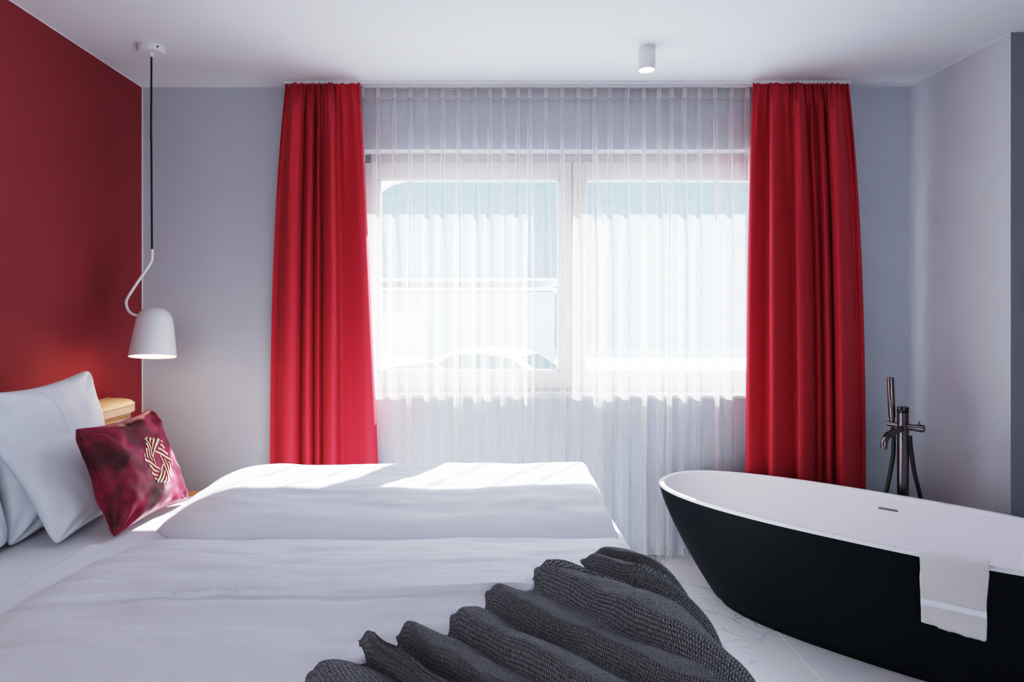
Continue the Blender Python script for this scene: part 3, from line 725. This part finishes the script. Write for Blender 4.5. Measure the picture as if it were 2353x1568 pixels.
# towel over the near rim
def towel():
    a0, a1 = .205, .383; nb = 40
    def rimb(a): return LB * (1 - abs(a / LA) ** 2.45) ** (1 / 2.45)
    prof = [(.034, -.13), (.031, -.07), (.028, -.02), (.022, .004), (.012, .013), (.0, .012), (-.010, .004), (-.014, -.02), (-.015, -.06), (-.016, -.105), (-.017, -.155), (-.018, -.19), (-.019, -.215)]
    pr = catmull([(-x, z) for x, z in prof], 5)      # outward offset from the rim edge, height over the rim
    P = []
    for i in range(nb):
        q = i / (nb - 1); a = lerp(a0, a1, q)
        for j, (o_, z) in enumerate(pr):
            w = j / (len(pr) - 1)
            aa = a + (q - .5) * (-.012 * sst(.45, 1, w)) + .003 * nz(q * 3, w * 6, 2)
            zz = z * (1 + (.05 * q if z < -.18 else 0)) + .002 * nz(q * 8, w * 8)
            P.append(tubp(aa, -(rimb(aa) + o_ + .004 * nz(q * 5, w * 4, 7) * sst(.4, .8, w) + .0015 * nz(q * 24, w * 40, 1)), TH + zz))
    o = mesh('hand_towel', P, grid_faces(nb, len(pr)), M['terry'], None, angle=0)
    md = o.modifiers.new('thickness', 'SOLIDIFY'); md.thickness = .011; md.offset = 0
    tag(o, 'folded white terry hand towel draped over the near rim of the bathtub', 'towel')
    # woven band and second folded layer behind
    n = len(pr); k0 = int(n * .80); B = []
    for i in range(nb):
        for j in (k0, k0 + 1, k0 + 2):
            p = Vector(P[i * n + j]); B.append(p - TN * .0065)
    mesh('woven_band', B, grid_faces(nb, 3), M['linen'], o, angle=0)
    B = []
    for i in range(nb // 4, nb - 1):
        for j in range(int(n * .6), n):
            p = Vector(P[i * n + j]); B.append(p + TN * .009 - Vector((0, 0, .008)) * sst(.6, 1, j / n))
    cnt = nb - 1 - nb // 4
    ob = mesh('back_layer', B, grid_faces(cnt, n - int(n * .6)), M['terry'], o, angle=0)
    md = ob.modifiers.new('thickness', 'SOLIDIFY'); md.thickness = .007; md.offset = 0
towel()

# ------------------------------------------------------------------ bath mixer
FX, FYY = 1.893, 2.797
fz = lambda py: PZ(py, FYY)
fau = tag(empty('bath_faucet', (FX, FYY, 0)), 'dark metal floor-standing bath mixer behind the bathtub by the corner', 'faucet')
SD = Vector((-.85, -.53, 0)).normalized(); HD = Vector((.6, -.8, 0)); C0 = Vector((FX, FYY, 0))
MB().lathe([(.055, 0), (.055, .012), (.050, .016), (0, .016)], C0, 40, caps=False).build('base_plate', M['gunmetal'], fau)
MB().lathe([(.0225, .014), (.0225, fz(949)), (.0215, fz(948.5))], C0, 40).build('column', M['gunmetal'], fau)
tp = MB().lathe([(.0222, fz(947.5)), (.0225, fz(947)), (.0225, fz(936)), (.0215, fz(935)), (0, fz(935))], C0, 40, caps=False).build('top_knob', M['gun_dark'], fau)
lz = fz(941)
MB().tube([C0 + Vector((-.012, -.012, lz)), C0 + Vector((-.042, -.018, lz - .005))], .0035, 12).build('lever', M['gunmetal'], tp)
zs = fz(985)
pts = [C0 + Vector((0, 0, zs)) + SD * .015, C0 + SD * .07 + Vector((0, 0, zs - .006)), C0 + SD * .125 + Vector((0, 0, zs - .013))]
pts += [C0 + SD * (.125 + .045 * math.sin(t)) + Vector((0, 0, zs - .013 - .045 * (1 - math.cos(t)) - .004)) for t in (.35, .7, 1.05, 1.35)] + [C0 + SD * .171 + Vector((0, 0, zs - .072))]
MB().tube(catmull([tuple(p) for p in pts], 5), .0135, 24).build('spout', M['gunmetal'], fau)
zh = fz(980)
MB().tube([C0 + HD * .015 + Vector((0, 0, zh)), C0 + HD * .050 + Vector((0, 0, zh))], .0145, 24).tube([C0 + HD * .051 + Vector((0, 0, zh)), C0 + HD * .082 + Vector((0, 0, zh))], .0160, 24).build('diverter', M['gunmetal'], fau)
MB().tube([C0 + HD * .066 + Vector((0, 0, zh + .014)), C0 + HD * .064 + Vector((-.006, -.004, zh + .030))], .003, 10).build('diverter_pin', M['chrome'], fau)
MB().tube([C0 - HD * .012 + Vector((0, 0, zh + .004)), C0 - HD * .062 + Vector((0, 0, zh + .004))], .011, 20).build('shower_holder', M['gunmetal'], fau)
MB().tube(catmull([tuple(C0 + HD * .022 + Vector((0.006, 0, fz(1000)))), tuple(C0 + HD * .024 + Vector((.008, 0, fz(1030)))), tuple(C0 + HD * .03 + Vector((.018, 0, fz(1085)))), tuple(C0 + HD * .04 + Vector((.036, 0, fz(1150)))), tuple(C0 + HD * .04 + Vector((.05, 0, .25))), tuple(C0 + HD * .02 + Vector((.05, 0.02, .05))), tuple(C0 + Vector((-.02, .09, .012))), tuple(C0 + Vector((-.06, .09, .03)))], 8), .0085, 14).build('hose', M['hose'], fau)
hs = tag(empty('hand_shower', tuple(C0 - HD * .052 + Vector((0, 0, zh)))), 'slim dark metal stick hand shower standing upright in the bath mixer holder', 'hand shower')
hc = C0 - HD * .052; hy = hc.y
hz = lambda py: PZ(py, hy)
top = Vector((PX(2046, hy), hy, hz(868))); bt = Vector((PX(2050.5, hy), hy, hz(972)))
MB().tube([bt, bt.lerp(top, .12), bt.lerp(top, .13), top.lerp(bt, .01), top], [.0095, .0115, .0138, .0142, .0132], 24).build('handle', M['gunmetal'], hs)
nz_ = MB()
for r_ in range(11):
    for c_ in range(3):
        p = top.lerp(bt, .06 + r_ * .026); th = -2.35 + (c_ - 1) * .28
        nz_.lathe([(.0012, .0), (.0008, .0012)], (p.x + .0137 * math.cos(th), p.y + .0137 * math.sin(th), p.z), 6, axis=(math.cos(th), math.sin(th), 0))
nz_.build('spray_nozzles', M['chrome'], hs)
hp = [(bt.x + .001, hy, bt.z - .02), (PX(2053, hy), hy, hz(1000)), (PX(2053, hy), hy, hz(1040)), (PX(2046, hy), hy, hz(1085)), (PX(2037, hy), hy, hz(1130)), (PX(2026, hy), hy, hz(1180)), (PX(2018, hy), hy, .16), (PX(2035, hy), hy - .01, .03), (PX(2060, hy), hy + .01, .012)]
MB().tube(catmull(hp, 8), .0085, 14).build('hose', M['hose'], hs)

# ------------------------------------------------------------------ outside
GZ = -.75
g = struct(MB().box(-60, 80, WOUT, 40, GZ - .2, GZ).build('ground_outside', M['asphalt'], flat=True), 'paved yard outside the window')
V = []; nu, nv = 80, 30
for i in range(nu):
    for j in range(nv):
        x = lerp(-60, 90, i / (nu - 1)); t = j / (nv - 1); y = 36 + 22 * t
        top_ = min(32, 13.7 + (x + 9.8) * .5)
        V.append((x, y, GZ - .5 + max(3, top_) * t + .8 * nz(x * .4, y * .4, 3) * t))
struct(mesh('hill_outside', V, grid_faces(nu, nv), M['hill'], None, angle=0), 'forested hillside behind the yard')
ga = tag(empty('garage_building', (-2, 15, GZ)), 'low grey building with white roof edge seen through the left window pane', 'building')
MB().box(-6.5, 1.6, 14.2, 19, GZ, 1.78).build('wall', M['outer_wall'], ga, flat=True)
MB().box(-6.8, 1.9, 13.8, 19.3, 1.80, 1.86).box(-6.8, 1.9, 13.8, 19.3, 2.02, 2.07).build('roof', M['outer_trim'], ga, flat=True)
gd = MB().box(-4.2, -1.4, 14.16, 14.2, GZ, 1.3)
gd.build('door', M['outer_trim'], ga, flat=True)
def car(x, y, rot, label, sc_=1.0):
    root = tag(empty('parked_car', (x, y, GZ)), label, 'car', 'parked cars outside the window')
    def tr(p): return (x + (p[0] * math.cos(rot) - p[1] * math.sin(rot)) * sc_, y + (p[0] * math.sin(rot) + p[1] * math.cos(rot)) * sc_, GZ + p[2] * sc_)
    side = [(-2.05, .35), (-2.1, .6), (-1.95, .85), (-1.2, .95), (-.55, 1.38), (.1, 1.48), (.9, 1.42), (1.65, .98), (2.0, .9), (2.1, .6), (2.05, .35)]
    def body(side, w, inset):
        c = [tuple(q) for q in catmull(side, 4)]; v = []; n = len(c)
        for k, yy in enumerate((-w, -w * .96, w * .96, w)):
            for (a, z) in c:
                narrow = inset * sst(.85, 1.45, z); ys = math.copysign(abs(yy) - narrow, yy); z2 = z - (.02 if k in (0, 3) else 0)
                v.append(tr((a, ys, z2)))
        f = grid_faces(4, n); f += [tuple(range(n)), tuple(range(3 * n, 4 * n)), ]
        for k in range(3): f.append((k * n, k * n + n - 1, (k + 1) * n + n - 1, (k + 1) * n))
        return v, f
    v, f = body(side, .86, .16); mesh('body', v, f, M['car_white'], root, angle=50)
    g_ = MB()
    for s in (-1, 1):
        q = [(-1.0, .98), (-.5, 1.32), (.1, 1.41), (.8, 1.36), (1.3, 1.0)]
        vv = [tr((a, s * (.868 - .16 * sst(.85, 1.45, z)), z)) for a, z in q]; g_.add(vv, [tuple(range(5))])
    vv = [tr((-1.19, -.66, .975)), tr((-1.19, .66, .975)), tr((-.60, .58, 1.37)), tr((-.60, -.58, 1.37))]; g_.add(vv, [(0, 1, 2, 3)])
    g_.build('window', M['car_glass'], root, flat=True)
    for a in (-1.3, 1.3):
        for s in (-1, 1):
            w = MB().lathe([(.0, -.1), (.29, -.1), (.31, -.06), (.31, .06), (.29, .1), (0, .1)], (0, 0, 0), 24, axis=(0, 1, 0), caps=False)
            w.v = [tr((a + q[0], s * .78 + q[1], .31 + q[2])) for q in w.v]; w.build('wheel', M['tyre'], root)
car(PX(960, 9.0) - .6, 9.4, 2.6, 'white parked car seen through the left part of the window', .93)
car(PX(1180, 11) - .2, 11.6, 2.75, 'white parked car further back, seen beside the window mullion', .93)

# ------------------------------------------------------------------ light, sky, camera
w = bpy.data.worlds.new('World'); sc.world = w; w.use_nodes = True
nt = w.node_tree; bg = nt.nodes['Background']
tcw = nt.nodes.new('ShaderNodeTexCoord'); spw = nt.nodes.new('ShaderNodeSeparateXYZ'); nt.links.new(tcw.outputs['Generated'], spw.inputs[0])
rp = nt.nodes.new('ShaderNodeValToRGB'); rp.color_ramp.elements[0].position = .0; rp.color_ramp.elements[0].color = (.80, .91, 1.0, 1)
rp.color_ramp.elements[1].position = .6; rp.color_ramp.elements[1].color = (.42, .68, 1.0, 1)
nt.links.new(spw.outputs[2], rp.inputs[0]); nt.links.new(rp.outputs[0], bg.inputs['Color']); bg.inputs['Strength'].default_value = 4.0

def lamp(name, kind, loc, energy, color, **kw):
    l = bpy.data.lights.new(name, kind); l.energy = energy; l.color = color
    for k, v_ in kw.items(): setattr(l, k, v_)
    o = bpy.data.objects.new(name, l); o.location = loc; COL.objects.link(o); return o
def aim(o, d): o.rotation_euler = Vector(d).to_track_quat('-Z', 'Y').to_euler()
s = lamp('sun', 'SUN', (3, 8, 6), 38, (.95, 1, .99), angle=.009); aim(s, (-.77, -1, -1.05))
# added fill light behind the camera; no window is built there
a = lamp('rear_fill_light', 'AREA', (.25, RY + .5, 2.0), 38, (.86, .95, 1.0), shape='RECTANGLE', size=2.8, size_y=1.9); aim(a, (0, 1, -.42))
lamp('pendant_bulb', 'POINT', (sx, PY_, sb - .015), 1.1, (1, .70, .42), shadow_soft_size=.03)
lamp('spot_lamp', 'SPOT', (dx, DY, ZC - .115), 6, (1, .85, .7), spot_size=1.5, spot_blend=.8, shadow_soft_size=.03)

cam = bpy.data.cameras.new('camera'); co = bpy.data.objects.new('camera', cam); COL.objects.link(co)
co.location = (0, 0, CAMZ); co.rotation_euler = (PI / 2, 0, 0)
cam.sensor_width = 36; cam.sensor_fit = 'HORIZONTAL'; cam.lens = F / 2353 * 36
cam.shift_x = (2353 / 2 - CX) / 2353; cam.shift_y = -(1568 / 2 - CY) / 2353
cam.clip_start = .02; cam.clip_end = 300
sc.camera = co
sc.view_settings.view_transform = 'Standard'
sc.view_settings.look = 'None'
sc.view_settings.exposure = 0.0
# soft highlight shoulder and slightly deeper blacks, like the photograph's processing
sc.view_settings.use_curve_mapping = True
cm = sc.view_settings.curve_mapping
cm.use_clip = False; cm.extend = 'HORIZONTAL'
GAIN = 1.5; WL = 6.0 / GAIN; cm.white_level = (WL, WL, WL)
c = cm.curves[3]
PTS = [(a_ / GAIN, b_) for a_, b_ in ((0, 0), (.02, .012), (.10, .108), (.30, .39), (.60, .655), (1.0, .79), (2.0, .915), (3.5, .97), (6.0, 1))]
while len(c.points) < len(PTS): c.points.new(.5, .5)
for p_, q_ in zip(c.points, PTS): p_.location = (q_[0] / WL, q_[1]); p_.handle_type = 'AUTO_CLAMPED'
cm.update()
sc.cycles.use_denoising = True
sc.cycles.transparent_max_bounces = 24
sc.cycles.max_bounces = 10
sc.cycles.diffuse_bounces = 6
sc.cycles.sample_clamp_indirect = 8
